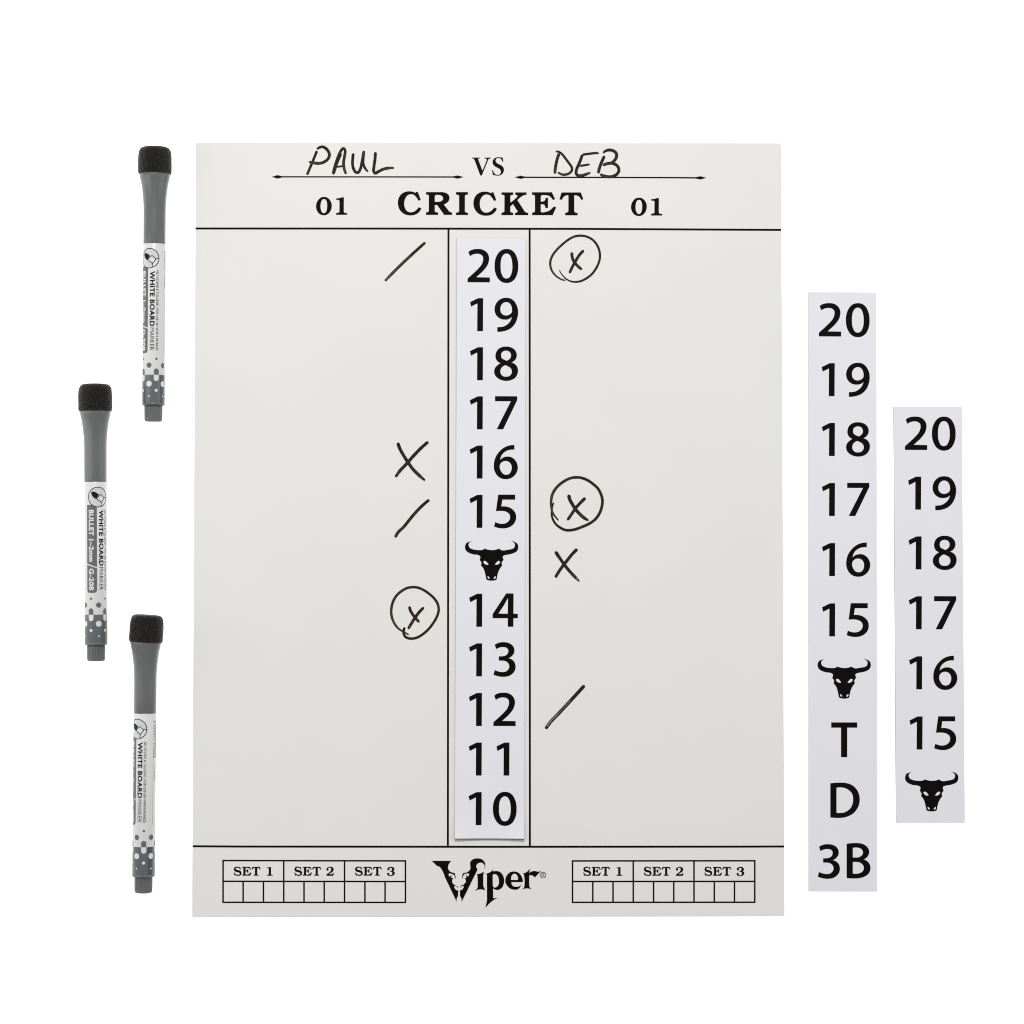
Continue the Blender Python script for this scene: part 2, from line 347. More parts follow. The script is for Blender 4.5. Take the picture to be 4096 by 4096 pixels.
LOGO_r = ["1278,200c 1350,180 1410,130 1450,90c 1432,190c 1480,160 1540,145 1600,150 1645,168c 1728,130c 1562,308c 1530,265 1490,250 1435,250c 1430,350 1432,480 1445,540 1480,575c 1480,592c 1420,570 1330,570 1260,592c 1260,578c 1300,550 1312,500 1312,300 1300,230"]

def circ(cx, cy, r, n=36, ry=None):
    return [(cx + r * math.cos(2*math.pi*i/n), cy + (ry or r) * math.sin(2*math.pi*i/n)) for i in range(n)]

# ------------------------------------------------------------------ the scoreboard
BW, BH, BT = 0.39493, 0.51942, 0.0030
BX, BY, BA = -0.0156459, -0.0103523, 0.000256
board = empty('scoreboard', (BX, BY, 0), 'large off-white dry-erase cricket score board headed PAUL VS DEB', 'scoreboard')
slab('panel', rounded(BW, BH, (0.0012, 0.0016, 0.0017, 0.0014)), 0.0, BT, M_board, board, 0.0004, BA)
ZB = BT + 0.00006

def bline(name, pts, th, label=None, z=ZB):
    """ruled line through raster points, constant thickness"""
    up, lo = [], []
    for i, (x, y) in enumerate(pts):
        a = pts[max(i-1, 0)]; b = pts[min(i+1, len(pts)-1)]
        t = np.array([b[0]-a[0], b[1]-a[1]], float); t /= np.linalg.norm(t); n = (-t[1]*th/2, t[0]*th/2)
        up.append((x+n[0], y+n[1])); lo.append((x-n[0], y-n[1]))
    V = up + lo; n = len(pts)
    F = [[i, i+1, n+i+1, n+i] for i in range(n-1)]
    return print_flat(name, (V, F), z, M_ink, board, label)
bline('divider_line', [(781.6, 914.0), (1500, 914.2), (2300, 915.4), (2800, 918.0), (3124.8, 919.6)], 8.2, 'long rule under the headings')
bline('divider_line', [(770.6, 3385.0), (950, 3386.2), (1955, 3387.2), (2950, 3386.6), (3137.8, 3386.0)], 8.2, 'long rule above the set boxes')
bline('divider_line', [(1793.9, 918.6), (1791.4, 3382.8)], 8.0, 'left rule of the number column')
bline('divider_line', [(2118.6, 919.4), (2119.5, 3382.8)], 8.0, 'right rule of the number column')

def name_line(pts, label):
    cs = [[tuple(p) for p in pts]]
    print_flat('name_line', fill(cs), ZB, M_ink, board, label)
name_line([(1085.8,707.3),(1110.4,700.3),(1128.5,704.6 ),(1450,704.8 ),(1812.6,705.2 ),(1830.7,701.5),(1855.3,708.0),(1830.7,714.9),(1812.6,710.7 ),(1450,710.2 ),(1128.5,710.0 ),(1110.4,714.4)], 'arrow-ended line under the handwritten PAUL')
name_line([(2057.5,709),(2082.2,702.2),(2099.4,706.3 ),(2440,706.8 ),(2700,707.7 ),(2782.6,708.5 ),(2801.4,704.6),(2826.1,711.4),(2801.4,718.2),(2782.6,714.3 ),(2700,713.5 ),(2440,712.6 ),(2099.4,712.0 ),(2082.2,715.8)], 'arrow-ended line under the handwritten DEB')

def put(name, cs, ox, oy, k, label, parent=None, mat=M_ink, z=ZB, sx=1, sy=1):
    return print_flat(name, glyph(cs, ox, oy, k, sx, sy), z, mat, parent or board, label)
put('letter', ROM_V, 1870, 600, 10.733, 'letter V of VS')
put('letter', ROM_S, 1870, 600, 10.733, 'letter S of VS')
for dx, dy, side in ((0, 0, 'left'), (1260, 3, 'right')):
    put('digit', ROM_0, 1240+dx, 770+dy, 10.733, 'digit 0 of the %s 01' % side)
    put('digit', ROM_1, 1240+dx, 770+dy, 10.733, 'digit 1 of the %s 01' % side)
for ch, ox, oy in (('C',1560,740),('R',1560,740),('I',1560,740),('C',1862.2,741.2),('K',1940,740),('E',1940,740),('T',1940,740)):
    put('letter', SER[ch], ox, oy, 4.83, 'letter %s of CRICKET' % ch)

# set boxes
def grid(xs, hy, side, dx, dy):
    parts = []
    t = 6.4
    x0, x1 = xs[0]-t/2, xs[-1]+t/2
    def hl(i): return lambda x: hy[i][0] + (hy[i][1]-hy[i][0]) * (x-x0) / (x1-x0)
    for i in range(3):
        y = hl(i)
        parts.append(([(x0, y(x0)-t/2), (x1, y(x1)-t/2), (x1, y(x1)+t/2), (x0, y(x0)+t/2)], [[0,1,2,3]]))
    for n, x in enumerate(xs):
        for i in ((0, 1) if n % 3 == 0 else (1,)):
            a = hl(i)(x)+t/2; b = hl(i+1)(x)-t/2
            parts.append(([(x-t/2, a), (x+t/2, a), (x+t/2, b), (x-t/2, b)], [[0,1,2,3]]))
    g = print_flat('set_box', join(parts), ZB, M_ink, board, 'ruled boxes headed SET 1, SET 2 and SET 3 at lower %s' % side)
    kE = 4.83 / 0.3885
    for j in range(3):
        sx = 242.4 * j + dx
        put('letter', SET_S, 925+sx, 3455+dy, 10.733, 'letter S of SET %d' % (j+1), g)
        put('letter', SER['E'], 925+sx+468/10.733-908/kE, 3455+dy+130/10.733-140/kE, kE, 'letter E of SET %d' % (j+1), g)
        put('letter', SER['T'], 925+sx+866/10.733-1436/kE, 3455+dy+131/10.733-143/kE, kE, 'letter T of SET %d' % (j+1), g)
        gl, ox, k = ((SET_1, 925, 10.733), (SET_2, 1290, 32.2), (SET_3, 1530, 32.2))[j]
        put('digit', gl, ox+dx, 3455+dy, k, 'digit %d after SET' % (j+1), g)
grid([892.3,972.6,1053.8,1134.9,1216.1,1296.9,1378.2,1459.6,1540.3,1621.8], [(3442.2,3443.6),(3525.2,3526.2),(3609.3,3609.8)], 'left', 0, 0)
grid([2290.1,2371.2,2452.2,2533.0,2614.3,2695.0,2776.0,2857.2,2938.0,3019.0], [(3443.8,3443.1),(3526.0,3525.6),(3609.4,3609.0)], 'right', 1398, 0.3)

# logo
lg = print_flat('logo', join([glyph(LOGO_VL, 1710, 3420, 7.728), glyph(LOGO_VR, 1710, 3420, 7.728)]), ZB, M_logo, board, 'fanged letter V of the word Viper')
put('letter', LOGO_i, 1710, 3420, 7.728, 'letter i of Viper', lg, M_logo)
put('letter', LOGO_p, 1880, 3460, 6.0375, 'letter p of Viper', lg, M_logo)
put('letter', LOGO_e, 1880, 3460, 6.0375, 'letter e of Viper', lg, M_logo)
put('letter', LOGO_r, 1880, 3460, 6.0375, 'letter r of Viper', lg, M_logo)
print_flat('registered_mark', join([glyph([circ(1763,243,77), circ(1763,243,61)], 1880, 3460, 6.0375),
    glyph(["1730,200c 1768,200c 1790,205 1798,225 1790,245 1776,250c 1799,286c 1780,286c 1762,253c 1745,253c 1745,286c 1730,286c", "1745,212c 1768,212 1782,218 1782,232 1768,241 1745,241c"], 1880, 3460, 6.0375)]), ZB, M_ink, lg, 'small circled R after the logo')

# ------------------------------------------------------------------ marker handwriting
lift = [0]
def stroke(pts, k, ox, oy, w0, wm=None, w1=None, streak=0.0, dry=0.22, frag=0):
    """centre line (zoomed raster coordinates) -> ribbon with per-vertex ink film"""
    P = np.array(spline([(a, b, False) for a, b in pts], 8, False)) / k + [ox, oy]
    seg = np.r_[0, np.cumsum(np.linalg.norm(np.diff(P, axis=0), axis=1))]; L = seg[-1]
    n = max(10, int(L / 4)); s = np.linspace(0, L, n)
    C = np.c_[np.interp(s, seg, P[:, 0]), np.interp(s, seg, P[:, 1])]
    T = np.gradient(C, axis=0); T /= np.linalg.norm(T, axis=1)[:, None]; N = np.c_[-T[:, 1], T[:, 0]]
    wm = wm or w0; w1 = w1 or wm
    u = s / L
    W = np.where(u < 0.2, w0 + (wm-w0)*u/0.2, np.where(u > 0.85, wm + (w1-wm)*(u-0.85)/0.15, wm)) / k / 2
    e0 = np.minimum(s, L - s)                                       # round ends
    W = W * 1.17
    W = W * np.sqrt(np.clip(1 - (1 - np.clip(e0 / np.maximum(W, 1e-6), 0, 1))**2, 0.02, 1))
    for i in range(n): W[i] *= 1 + 0.05 * noise.noise(Vector((s[i]*0.06, lift[0]*7.3, 0)))
    offs = [-1, -0.78, -0.35, 0, 0.35, 0.78, 1]
    V, F, A, Z = [], [], [], []
    for i in range(n):
        for q in offs:
            V.append(tuple(C[i] + N[i] * W[i] * q))
            body = 0.67 - dry * max(0, u[i]-0.55)/0.45 + 0.14 * max(0, 0.25-u[i])/0.25
            if streak and -0.1 < q < 0.5 and 0.35 < u[i] < 0.97: body -= streak
            if frag and u[i] > 0.84: body = 0.05 + 0.5*(int(s[i]/4) % 3 == 0)
            edge = 1.0 if abs(q) > 0.9 else (0.80 if abs(q) > 0.7 else body)
            if L - s[i] < W.max()*1.3: edge = max(edge, 0.85)
            A.append(max(0, min(1, edge))); Z.append(0.00001 + lift[0]*0.000002 + u[i]*0.000008)
    m = len(offs)
    for i in range(n-1):
        for j in range(m-1): F.append([i*m+j, i*m+j+1, (i+1)*m+j+1, (i+1)*m+j])
    lift[0] += 1
    return V, F, A, Z

def write(name, strokes, k, ox, oy, label):
    V, F, A, Z = [], [], [], []
    for a in strokes:
        pts, ws = a[0], a[1]; kw = a[2] if len(a) > 2 else {}
        v, f, aa, z = stroke(pts, k, ox, oy, *ws, **kw)
        b = len(V); V += v; F += [[i+b for i in q] for q in f]; A += aa; Z += z
    o0 = parent_origin(board)
    verts = [at(x, y, ZB + 0.00002 + z) - o0 for (x, y), z in zip(V, Z)]
    a, b, c = (verts[i] for i in F[0][:3])
    if (b-a).cross(c-a).z < 0: F = [f[::-1] for f in F]
    o = mesh_obj(name, verts, F, M_marker, board); o['label'] = label
    at_ = o.data.attributes.new('film', 'FLOAT', 'POINT')
    at_.data.foreach_set('value', A)
    return o

kp, kx, ky = 5.084, 1210, 570
write('handwritten_letter', [([(295,165),(230,330),(150,520),(90,662)],(48,46,50)), ([(290,142),(340,103),(405,87),(470,117),(525,180),(548,250),(520,330),(450,390),(350,424),(250,418),(125,390)],(40,52,38))], kp, kx, ky, 'handwritten P of PAUL')
write('handwritten_letter', [([(622,650),(650,520),(700,360),(760,210),(800,140),(835,118),(862,150),(858,260),(835,400),(850,540),(890,645)],(50,50,44)), ([(790,225),(735,340),(690,450),(655,570),(622,650)],(44,44,46)), ([(680,495),(740,490),(825,477)],(34,34,22))], kp, kx, ky, 'handwritten A of PAUL')
write('handwritten_letter', [([(1033,215),(1022,320),(1017,430),(1040,540),(1085,605),(1130,610),(1175,540),(1205,420),(1230,280),(1250,165)],(50,50,52)), ([(1252,165),(1240,300),(1235,420),(1265,510),(1340,597)],(50,44,24))], kp, kx, ky, 'handwritten U of PAUL')
write('handwritten_letter', [([(1483,190),(1475,330),(1455,480),(1450,590),(1475,625),(1540,592),(1650,540),(1780,517),(1868,520)],(52,52,32))], kp, kx, ky, 'handwritten L of PAUL')
kp, kx, ky = 6.0375, 2190, 580
write('handwritten_letter', [([(285,200),(240,320),(205,470),(185,600),(180,700)],(66,62,56)), ([(195,158),(270,165),(350,220),(430,320),(520,440),(590,560),(585,620),(530,680),(450,712),(370,715),(300,690),(245,655)],(42,52,40))], kp, kx, ky, 'handwritten D of DEB')
write('handwritten_letter', [([(840,225),(800,360),(740,500),(695,620),(695,700),(740,735),(850,732),(950,700),(1045,665)],(60,62,38)), ([(840,234),(1000,212),(1150,196),(1250,200)],(54,50,30)), ([(770,507),(880,490),(1030,465)],(52,46,24))], kp, kx, ky, 'handwritten E of DEB')
write('handwritten_letter', [([(1382,255),(1330,360),(1280,480),(1245,590),(1228,690)],(60,64,58)), ([(1340,200),(1400,145),(1490,120),(1590,140),(1660,200),(1665,290),(1610,380),(1550,430),(1440,450),(1330,490)],(42,64,62)), ([(1540,442),(1640,468),(1710,540),(1725,620),(1680,700),(1600,750),(1480,768),(1380,750),(1265,705)],(66,64,50))], kp, kx, ky, 'handwritten B of DEB')

write('score_mark', [([(1545,235),(1040,690),(600,1110),(235,1485)],(72,80,64),{'streak':0.22})], 8.05, 1510, 940, 'handwritten slash left of the 20')
write('score_mark', [([(440,1225),(520,1370),(640,1500),(780,1580),(930,1605),(1100,1580),(1270,1500),(1440,1370),(1570,1200),(1665,1000),(1700,820),(1680,640),(1600,450),(1470,300),(1290,205),(1080,174),(900,205),(720,300),(520,460),(330,650),(215,820),(165,980),(165,1100),(210,1250),(310,1390),(440,1490),(560,1545),(645,1550)],(24,60,36)),
    ([(1205,625),(1080,750),(950,950),(850,1130),(755,1340)],(84,76,66)), ([(832,685),(835,800),(880,950),(960,1060),(1155,1227)],(84,78,48))], 7.728, 2180, 920, 'handwritten circled cross right of the 20')
write('score_mark', [([(268,922),(235,1020),(210,1150),(205,1280),(240,1440),(330,1590),(480,1710),(640,1780),(760,1785),(900,1765),(1120,1690),(1350,1590),(1550,1450),(1680,1270),(1760,1040),(1775,850),(1740,700),(1640,500),(1480,350),(1280,220),(1100,160),(950,150),(800,172),(600,265),(430,390),(300,540),(220,700),(190,900),(195,1080),(240,1240),(330,1380),(425,1485)],(40,74,40)),
    ([(735,680),(760,820),(840,970),(940,1130),(1080,1290),(1220,1410),(1355,1485)],(104,88,50)), ([(1255,780),(1100,930),(950,1100),(820,1290),(690,1478)],(86,80,70))], 7.728, 2180, 1890, 'handwritten circled cross right of the 15')
write('score_mark', [([(400,340),(500,500),(640,700),(760,870),(900,1050),(1100,1270),(1335,1508)],(125,104,46),{'frag':1}), ([(1255,245),(1050,450),(850,700),(640,970),(395,1360)],(112,104,100))], 9.66, 2180, 2170, 'handwritten cross right of the bull emblem')
write('score_mark', [([(1585,262),(1200,680),(700,1220),(400,1540),(272,1732)],(96,100,92),{'streak':0.42})], 8.4, 2150, 2710, 'handwritten slash right of the 12')
write('score_mark', [([(410,240),(470,420),(600,660),(740,880),(900,1100),(1080,1280),(1295,1468)],(96,90,52)), ([(1400,213),(1150,430),(900,690),(700,920),(450,1190),(335,1362)],(82,90,68))], 8.05, 1540, 1740, 'handwritten cross left of the 16')
write('score_mark', [([(1432,228),(1150,470),(850,800),(600,1110),(400,1310),(328,1455)],(82,84,76))], 8.05, 1540, 1970, 'handwritten slash left of the 15')
write('score_mark', [([(637,1438),(600,1560),(605,1660),(660,1750),(780,1800),(900,1805),(1080,1750),(1250,1640),(1420,1480),(1570,1280),(1690,1050),(1730,880),(1700,700),(1590,520),(1430,370),(1220,230),(1020,157),(880,150),(720,175),(540,270),(380,410),(270,590),(215,770),(200,950),(225,1130),(310,1330),(430,1480),(600,1590),(775,1685)],(72,70,38)),
    ([(790,760),(810,880),(880,1010),(970,1130),(1115,1288)],(86,80,48)), ([(1258,798),(1130,920),(990,1100),(860,1300),(743,1502)],(70,82,70))], 8.05, 1540, 2330, 'handwritten circled cross left of the 14')

# ------------------------------------------------------------------ magnetic number strips
def strip(corners, zbase, label, curl, rad):
    """corners tl,tr,bl,br (raster, upper face) -> root, helper"""
    TF = 0.00085
    zt = zbase + TF
    q = [at(x, y, zt) for x, y in corners]
    c = (q[0]+q[1]+q[2]+q[3]) / 4
    dn = ((q[2]+q[3]) - (q[0]+q[1])) / 2; ac = ((q[1]+q[3]) - (q[0]+q[2])) / 2
    h, wd = dn.length, ac.length
    a = math.atan2(dn.x, -dn.y)
    root = empty('number_strip', (c.x, c.y, zbase), label, 'number strip', 'printed number strips for the score board')
    ca, sa = math.cos(a), math.sin(a)
    def zcurl(lx, ly):
        """lift of the loose lower end (local metres)"""
        if not curl: return 0.0
        t = max(0.0, (-ly / h + 0.5) - 0.955) / 0.045
        e = (2*lx/wd)**2
        return curl * t*t * (0.35 + 0.65*e)
    def sheet(name, z0, z1, mat, inset, r):
        if curl:
            nx, ny = 14, 60
            w2, h2 = wd - 2*inset, h - 2*inset
            ys = [0.5 - i/ny for i in range(ny-3)] + [-0.5 + (ny-ny+3)/ny*(1-j/12) for j in range(12+1)][0:]
            ys = sorted(set(round(v, 5) for v in ys), reverse=True); ny = len(ys)-1
            V = []
            for lay in (z1, z0):
                for j in range(ny+1):
                    for i in range(nx+1):
                        lx = (i/nx-0.5)*w2; ly = ys[j]*h2
                        V.append((ca*lx - sa*ly, sa*lx + ca*ly, lay + zcurl(lx, ly)))
            F = []; n1 = nx+1; o = n1*(ny+1)
            for j in range(ny):
                for i in range(nx):
                    k = j*n1+i
                    F.append([k, k+n1, k+n1+1, k+1]); F.append([o+k, o+k+1, o+k+n1+1, o+k+n1])
            for i in range(nx):
                F.append([i, i+1, o+i+1, o+i]); k = ny*n1+i; F.append([k, o+k, o+k+1, k+1])
            for j in range(ny):
                k = j*n1; F.append([k, o+k, o+k+n1, k+n1]); k = j*n1+nx; F.append([k, k+n1, o+k+n1, o+k])
            return mesh_obj(name, V, F, mat, root)
        return slab(name, rounded(wd-2*inset, h-2*inset, r), z0, z1, mat, root, 0.00004, a)
    mg = sheet('magnet_backing', 0.0, 0.00065, M_mag, 0.00004, rad); mg.location = (-0.00016, -0.0006 if curl else 0, 0)  # curled strip: backing slid out below the face as a dark band for its shadow
    sheet('face_sheet', 0.00065, TF, M_face, 0.0, rad)
    def dz(x, y):
        p = at(x, y, zt); lx = ca*(p.x-c.x) + sa*(p.y-c.y); ly = -sa*(p.x-c.x) + ca*(p.y-c.y)
        return zcurl(lx, ly)
    return root, zt + 0.00004, dz

def number(root, z, dz, text, x0, base):
    parts = []
    for i, ch in enumerate(text):
        cs, a, b = G[ch]
        shift = 0.0
        if text == '20' and ch == '2': shift = 0
        elif ch == '1' and i == 1: shift = 110.7
        elif ch == '2' and i == 1: shift = 108.7
        parts.append(glyph(cs, x0 + a + shift, base - b/8.4, 8.4))
    o = print_flat('numeral', join(parts), z, M_ink, root, 'printed number %s' % text, dz)
def bull(root, z, dz, cx, cy):
    print_flat('bull_emblem', glyph(BULL, cx - 940/8.05, cy - 750/8.05, 8.05), z, M_ink, root, 'black horned bull head', dz)

# on the board, twelve numbers
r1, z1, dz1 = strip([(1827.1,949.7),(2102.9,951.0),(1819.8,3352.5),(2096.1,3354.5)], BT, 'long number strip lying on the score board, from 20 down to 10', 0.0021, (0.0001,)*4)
for t, b in (('20',1129.2),('19',1324.8),('18',1521.0),('17',1717.4),('16',1914.2),('15',2111.4),('14',2507.1),('13',2705.5),('12',2904.0),('11',3102.3),('10',3300.6)):
    number(r1, z1, dz1, t, 1827.1 - 7.3*(b-70-950)/2402, b)
bull(r1, z1, dz1, 1850+940/8.05, 2150+750/8.05)
# taller loose strip
r2, z2, dz2 = strip([(3234.3,1167.2),(3506.8,1169.6),(3235.6,3566.5),(3509.0,3566.3)], 0.0, 'tall loose number strip ending in T, D and 3B', 0, (0.0003,0.0005,0.0008,0.0006))
for t, b, x in (('20',1345.8,3232.0),('19',1584.8,3232.5),('18',1823.9,3233.2),('17',2064.0,3233.5),('16',2304.4,3234.0),('15',2545.6,3234.2)):
    number(r2, z2, dz2, t, x, b)
bull(r2, z2, dz2, 3377.2, 2714.9)
print_flat('numeral', glyph(SANS_T, 3260, 2870, 8.05), z2, M_ink, r2, 'printed letter T')
print_flat('numeral', glyph(SANS_D, 3260, 3110, 8.05), z2, M_ink, r2, 'printed letter D')
print_flat('numeral', join([glyph(G['3'][0], 3270.9-955/8.4, 3515.3-1283/8.4, 8.4), glyph(SANS_B, 3260, 3360, 8.05)]), z2, M_ink, r2, 'printed 3B')
# short loose strip
r3, z3, dz3 = strip([(3574.6,1625.6),(3847.9,1626.4),(3584.6,3292.4),(3860.0,3291.8)], 0.0, 'shortest number strip, at far right, ending in the bull head', 0, (0.0004,0.0006,0.0008,0.0008))
for t, b, x in (('20',1799.7,3576.3),('19',2038.6,3578.2),('18',2277.7,3580.0),('17',2517.2,3581.0),('16',2757.3,3582.4),('15',2998.1,3583.9)):
    number(r3, z3, dz3, t, x, b)
bull(r3, z3, dz3, 3727.2, 3166.1)

# ------------------------------------------------------------------ whiteboard markers
def lathe(name, prof, mat, parent, seg=64, smooth=True, rfun=None):
    """prof: (t, r) in raster units, t grows towards the writing end; axis = local Y"""
    V, F = [], []
    for (t, r) in prof:
        for i in range(seg):
            a = 2*math.pi*i/seg
            rr = rfun(t, a, r) if rfun else r
            V.append((rr*U*math.sin(a), -t*U, rr*U*math.cos(a)))
    for j in range(len(prof)-1):
        for i in range(seg):
            k = (i+1) % seg
            F.append([j*seg+i, j*seg+k, (j+1)*seg+k, (j+1)*seg+i])
    F.append([i for i in range(seg)][::-1]); F.append([(len(prof)-1)*seg+i for i in range(seg)])
    o = mesh_obj(name, V, F, mat, parent, smooth)
    bm = bmesh.new(); bm.from_mesh(o.data); bmesh.ops.recalc_face_normals(bm, faces=bm.faces); bm.to_mesh(o.data); bm.free()
    return o

RC = 45.0
def wrap(name, vf, r, mat, parent, label=None):
    """(s, t) flat shape -> laid round the barrel"""
    V, F = vf
    bm = bmesh.new()
    vs = [bm.verts.new((x, y, 0)) for x, y in V]
    for f in F:
        try: bm.faces.new([vs[i] for i in f])
        except ValueError: pass
    xs = [v[0] for v in V]; lo, hi = min(xs), max(xs)
    c = math.ceil(lo/5)*5 + 0.013
    while c < hi:
        bmesh.ops.bisect_plane(bm, geom=bm.verts[:]+bm.edges[:]+bm.faces[:], dist=1e-5, plane_co=(c, 0, 0), plane_no=(1, 0, 0))
        c += 5
    for v in bm.verts:
        s, t = v.co.x, v.co.y; a = s/RC
        v.co = (r*U*math.sin(a), -t*U, r*U*math.cos(a))
    bm.normal_update()
    for f in bm.faces:
        m = f.calc_center_median()
        if f.normal.x*m.x + f.normal.z*m.z < 0: f.normal_flip()
        f.smooth = True
    me = bpy.data.meshes.new(name); bm.to_mesh(me); bm.free(); me.materials.append(mat)
    o = bpy.data.objects.new(name, me); COL.objects.link(o); o.parent = parent
    if label: o['label'] = label
    return o

def textmesh(txt, s0, s1, t0, t1, fat=0.0):
    """text running down the barrel, capitals' top towards +s, fitted to the box"""
    cu = bpy.data.curves.new('t', 'FONT'); cu.body = txt; cu.offset = fat; cu.resolution_u = 3; cu.space_character = 1.0 + fat*2.0
    ob = bpy.data.objects.new('t', cu); COL.objects.link(ob)
    dg = bpy.context.evaluated_depsgraph_get(); ev = ob.evaluated_get(dg); me = ev.to_mesh()
    V = [(v.co.x, v.co.y) for v in me.vertices]; F = [list(p.vertices) for p in me.polygons]
    ev.to_mesh_clear(); bpy.data.objects.remove(ob); bpy.data.curves.remove(cu)
    x0 = min(v[0] for v in V); x1 = max(v[0] for v in V)
    H = 0.729 + 2*fat                                   # cap height of the built-in face
    return [(s0 + (s1-s0)*(y+fat)/H, t0 + (t1-t0)*(x-x0)/(x1-x0)) for x, y in V], F

def foam_r(t, a, r):
    p = Vector((math.sin(a)*r, t, math.cos(a)*r))
    return r + (1.45*noise.noise(p*0.32) + 0.9*noise.noise(p*0.06+Vector((9, 3, 1)))) * min(1, r/30)

def make_marker():
    root = empty('whiteboard_marker', (0, 0, 0), 'grey whiteboard marker', 'marker', 'grey whiteboard markers with foam eraser caps')
    prof = [(-390.5,0.5),(-391,12),(-391.2,24),(-390.6,42),(-389,50),(-385.5,56),(-380,60.3),(-373,63.2),(-363,65.2),(-352,66.0)] + [(-340+4*i, 66.4) for i in range(12)] + [(-290,66.2),(-286,65),(-283,63.6),(-281,61.5),(-280,58),(-280,30)]
    fine = []
    for (a, b) in zip(prof[:-1], prof[1:]):
        m = max(1, int(math.hypot(b[0]-a[0], b[1]-a[1]) / 2))
        for q in range(m): fine.append((a[0]+(b[0]-a[0])*q/m, a[1]+(b[1]-a[1])*q/m))
    fine.append(prof[-1])
    er = lathe('foam_eraser', fine, M_foam, root, 190, True, foam_r)
    cp = [(-284,60.5),(-281,61.2),(-270,59.2),(-262,57.6),(-253,55.6),(-244,53.7),(-231,51.6),(-218,49.8),(-205,48.3),(-192,47.0),(-179,46.0),(-166,45.2),(-150,44.6),(-130,44.3),(-60,44.2),(-2.5,44.2),(-1.2,43.9),(-0.6,43.2)]
    lathe('cap', cp, M_cap, root, 96)
    bar = lathe('barrel', [(-3,42),(0,44.4),(2,44.9),(520,44.9),(528,45.0),(636,45.0),(638.5,44.4),(640.5,44.5),(643,45.3),(646,45.2),(648.2,43.8),(649,41),(649,34)], M_greyfilm, root, 96)
    def rib(t, a, r):
        return r - (3.2 * (0.5 + 0.5*math.cos(a*18))**2.5 if t < 708 else 0)
    lathe('end_plug', [(648,35.8),(652,35.6),(700,35.4),(707.5,35.0),(709,34.4),(712,33.0),(713,31),(713,10)], M_plug, root, 216, True, rib)
    # label film
    n = 96
    V = []; F = []
    for j, t in enumerate((1.0, 1.6, 527.4, 528.0)):
        for i in range(n):
            a = 2*math.pi*i/n; r = 45.0 if j in (0, 3) else 45.2
            V.append((r*U*math.sin(a), -t*U, r*U*math.cos(a)))
    for j in range(3):
        for i in range(n): F.append([j*n+i, (j+1)*n+i, (j+1)*n+(i+1) % n, j*n+(i+1) % n])
    lab = mesh_obj('label_film', V, F, M_label, root, True)
    R1 = 45.32; R2 = 45.42; R3 = 45.52
    # everything below in (s, t), s = distance round the barrel, t = distance below the label's top
    def flat(c, cell=None): return fill(c)
    b0, b1, bt, bb = -36.8, 5.0, 92.0, 441.5
    band = [(b0, bt), (b1, bt)] + [(b1, bb-12)] + [(b1-12+12*math.cos(a), bb-12+12*math.sin(a)) for a in np.linspace(0.1, 1.5, 6)] + [(b0+12-12*math.sin(a), bb-12+12*math.cos(a)) for a in np.linspace(0, 1.45, 6)] + [(b0, bb-12)]
    sl0, sl1 = 327.0, 342.0
    cut = [(b0-1, sl0-2.2), (b1+1, sl1-2.2), (b1+1, sl1+2.2), (b0-1, sl0+2.2)]
    wrap('grey_band', fill([band]), R1, M_greyprint, lab, 'grey band behind the lettering')
    wrap('slash_stroke', fill([cut]), R2, M_whiteprint, lab)
    wrap('lettering', textmesh('BULLET 1~2mm', -28.0, -6.0, 112, 318, 0.036), R2, M_whiteprint, lab, 'pale lettering BULLET 1~2mm')
    wrap('lettering', textmesh('G-208', -28.0, -6.0, 345, 431, 0.036), R2, M_whiteprint, lab, 'pale lettering G-208')
    wrap('lettering', textmesh('WHITE BOARD', 13.2, 34.2, 113, 335, 0.042), R2, M_blackprint, lab, 'bold black lettering WHITE BOARD')
    wrap('lettering', textmesh('MARKER', 14.5, 32.8, 340, 431), R2, M_blackprint, lab, 'thin black lettering MARKER')
    wrap('lettering', textmesh('NO XYLENE & TOLUENE / FOR USE ON WHITE BOARDS', 38.2, 49.0, 111, 431, 0.016), R2, M_blackprint, lab, 'small line NO XYLENE & TOLUENE / FOR USE ON WHITE BOARDS')
    wrap('lettering', textmesh('6 954941 712086', 79.0, 88.0, 28, 178), R2, M_blackprint, lab, 'small row of digits')
    bars = []
    t = 30.0; i = 0
    while t < 176:
        wd = 0.8 + 1.3*((i*7) % 3)/2; bars.append(rect(90, t, 118, t+wd)); t += wd + 1.0 + 1.5*((i*5) % 4)/3; i += 1
    wrap('bar_lines', fill(bars), R2, M_blackprint, lab)
    wrap('outlined_box', fill([rect(79, 201, 130, 440), rect(80.4, 202.4, 128.6, 438.6)]), R2, M_greyprint, lab)
    wrap('lettering', textmesh('3 years', 88, 97, 213, 266, 0.01), R2, M_blackprint, lab, 'small words 3 years')
    # pen-tip icon
    cx, cy = 10.0, 61.5
    ic = wrap('icon', fill([circ(cx, cy, 38.6, 48)]), R2, M_iconfill, lab, 'round marker-tip symbol')
    def loc(pts): return [(cx+a, cy+b) for a, b in pts]
    ring = fill([circ(cx, cy, 40.8, 48), circ(cx, cy, 37.6, 48)])
    tip = spline(parse("-27,-15 -25,-21 -14,-21 -3,-15 4,-9c -9,7c -17,2 -23,-5"), 5)
    sq = [(11,-12.5),(29.5,3),(14.5,24),(-9,6)]
    sq2 = [(11,-8.4),(25.0,3.3),(14,19.0),(-4.4,5.5)]
    lobe = [(28.5,3),(37.2,5)] + [(37.8*math.cos(a), 37.8*math.sin(a)) for a in np.linspace(0.2, 1.15, 8)] + [(14,30),(14.5,23)]
    wrap('icon_mark', fill([loc(sq2)]), R3, M_whiteprint, lab)
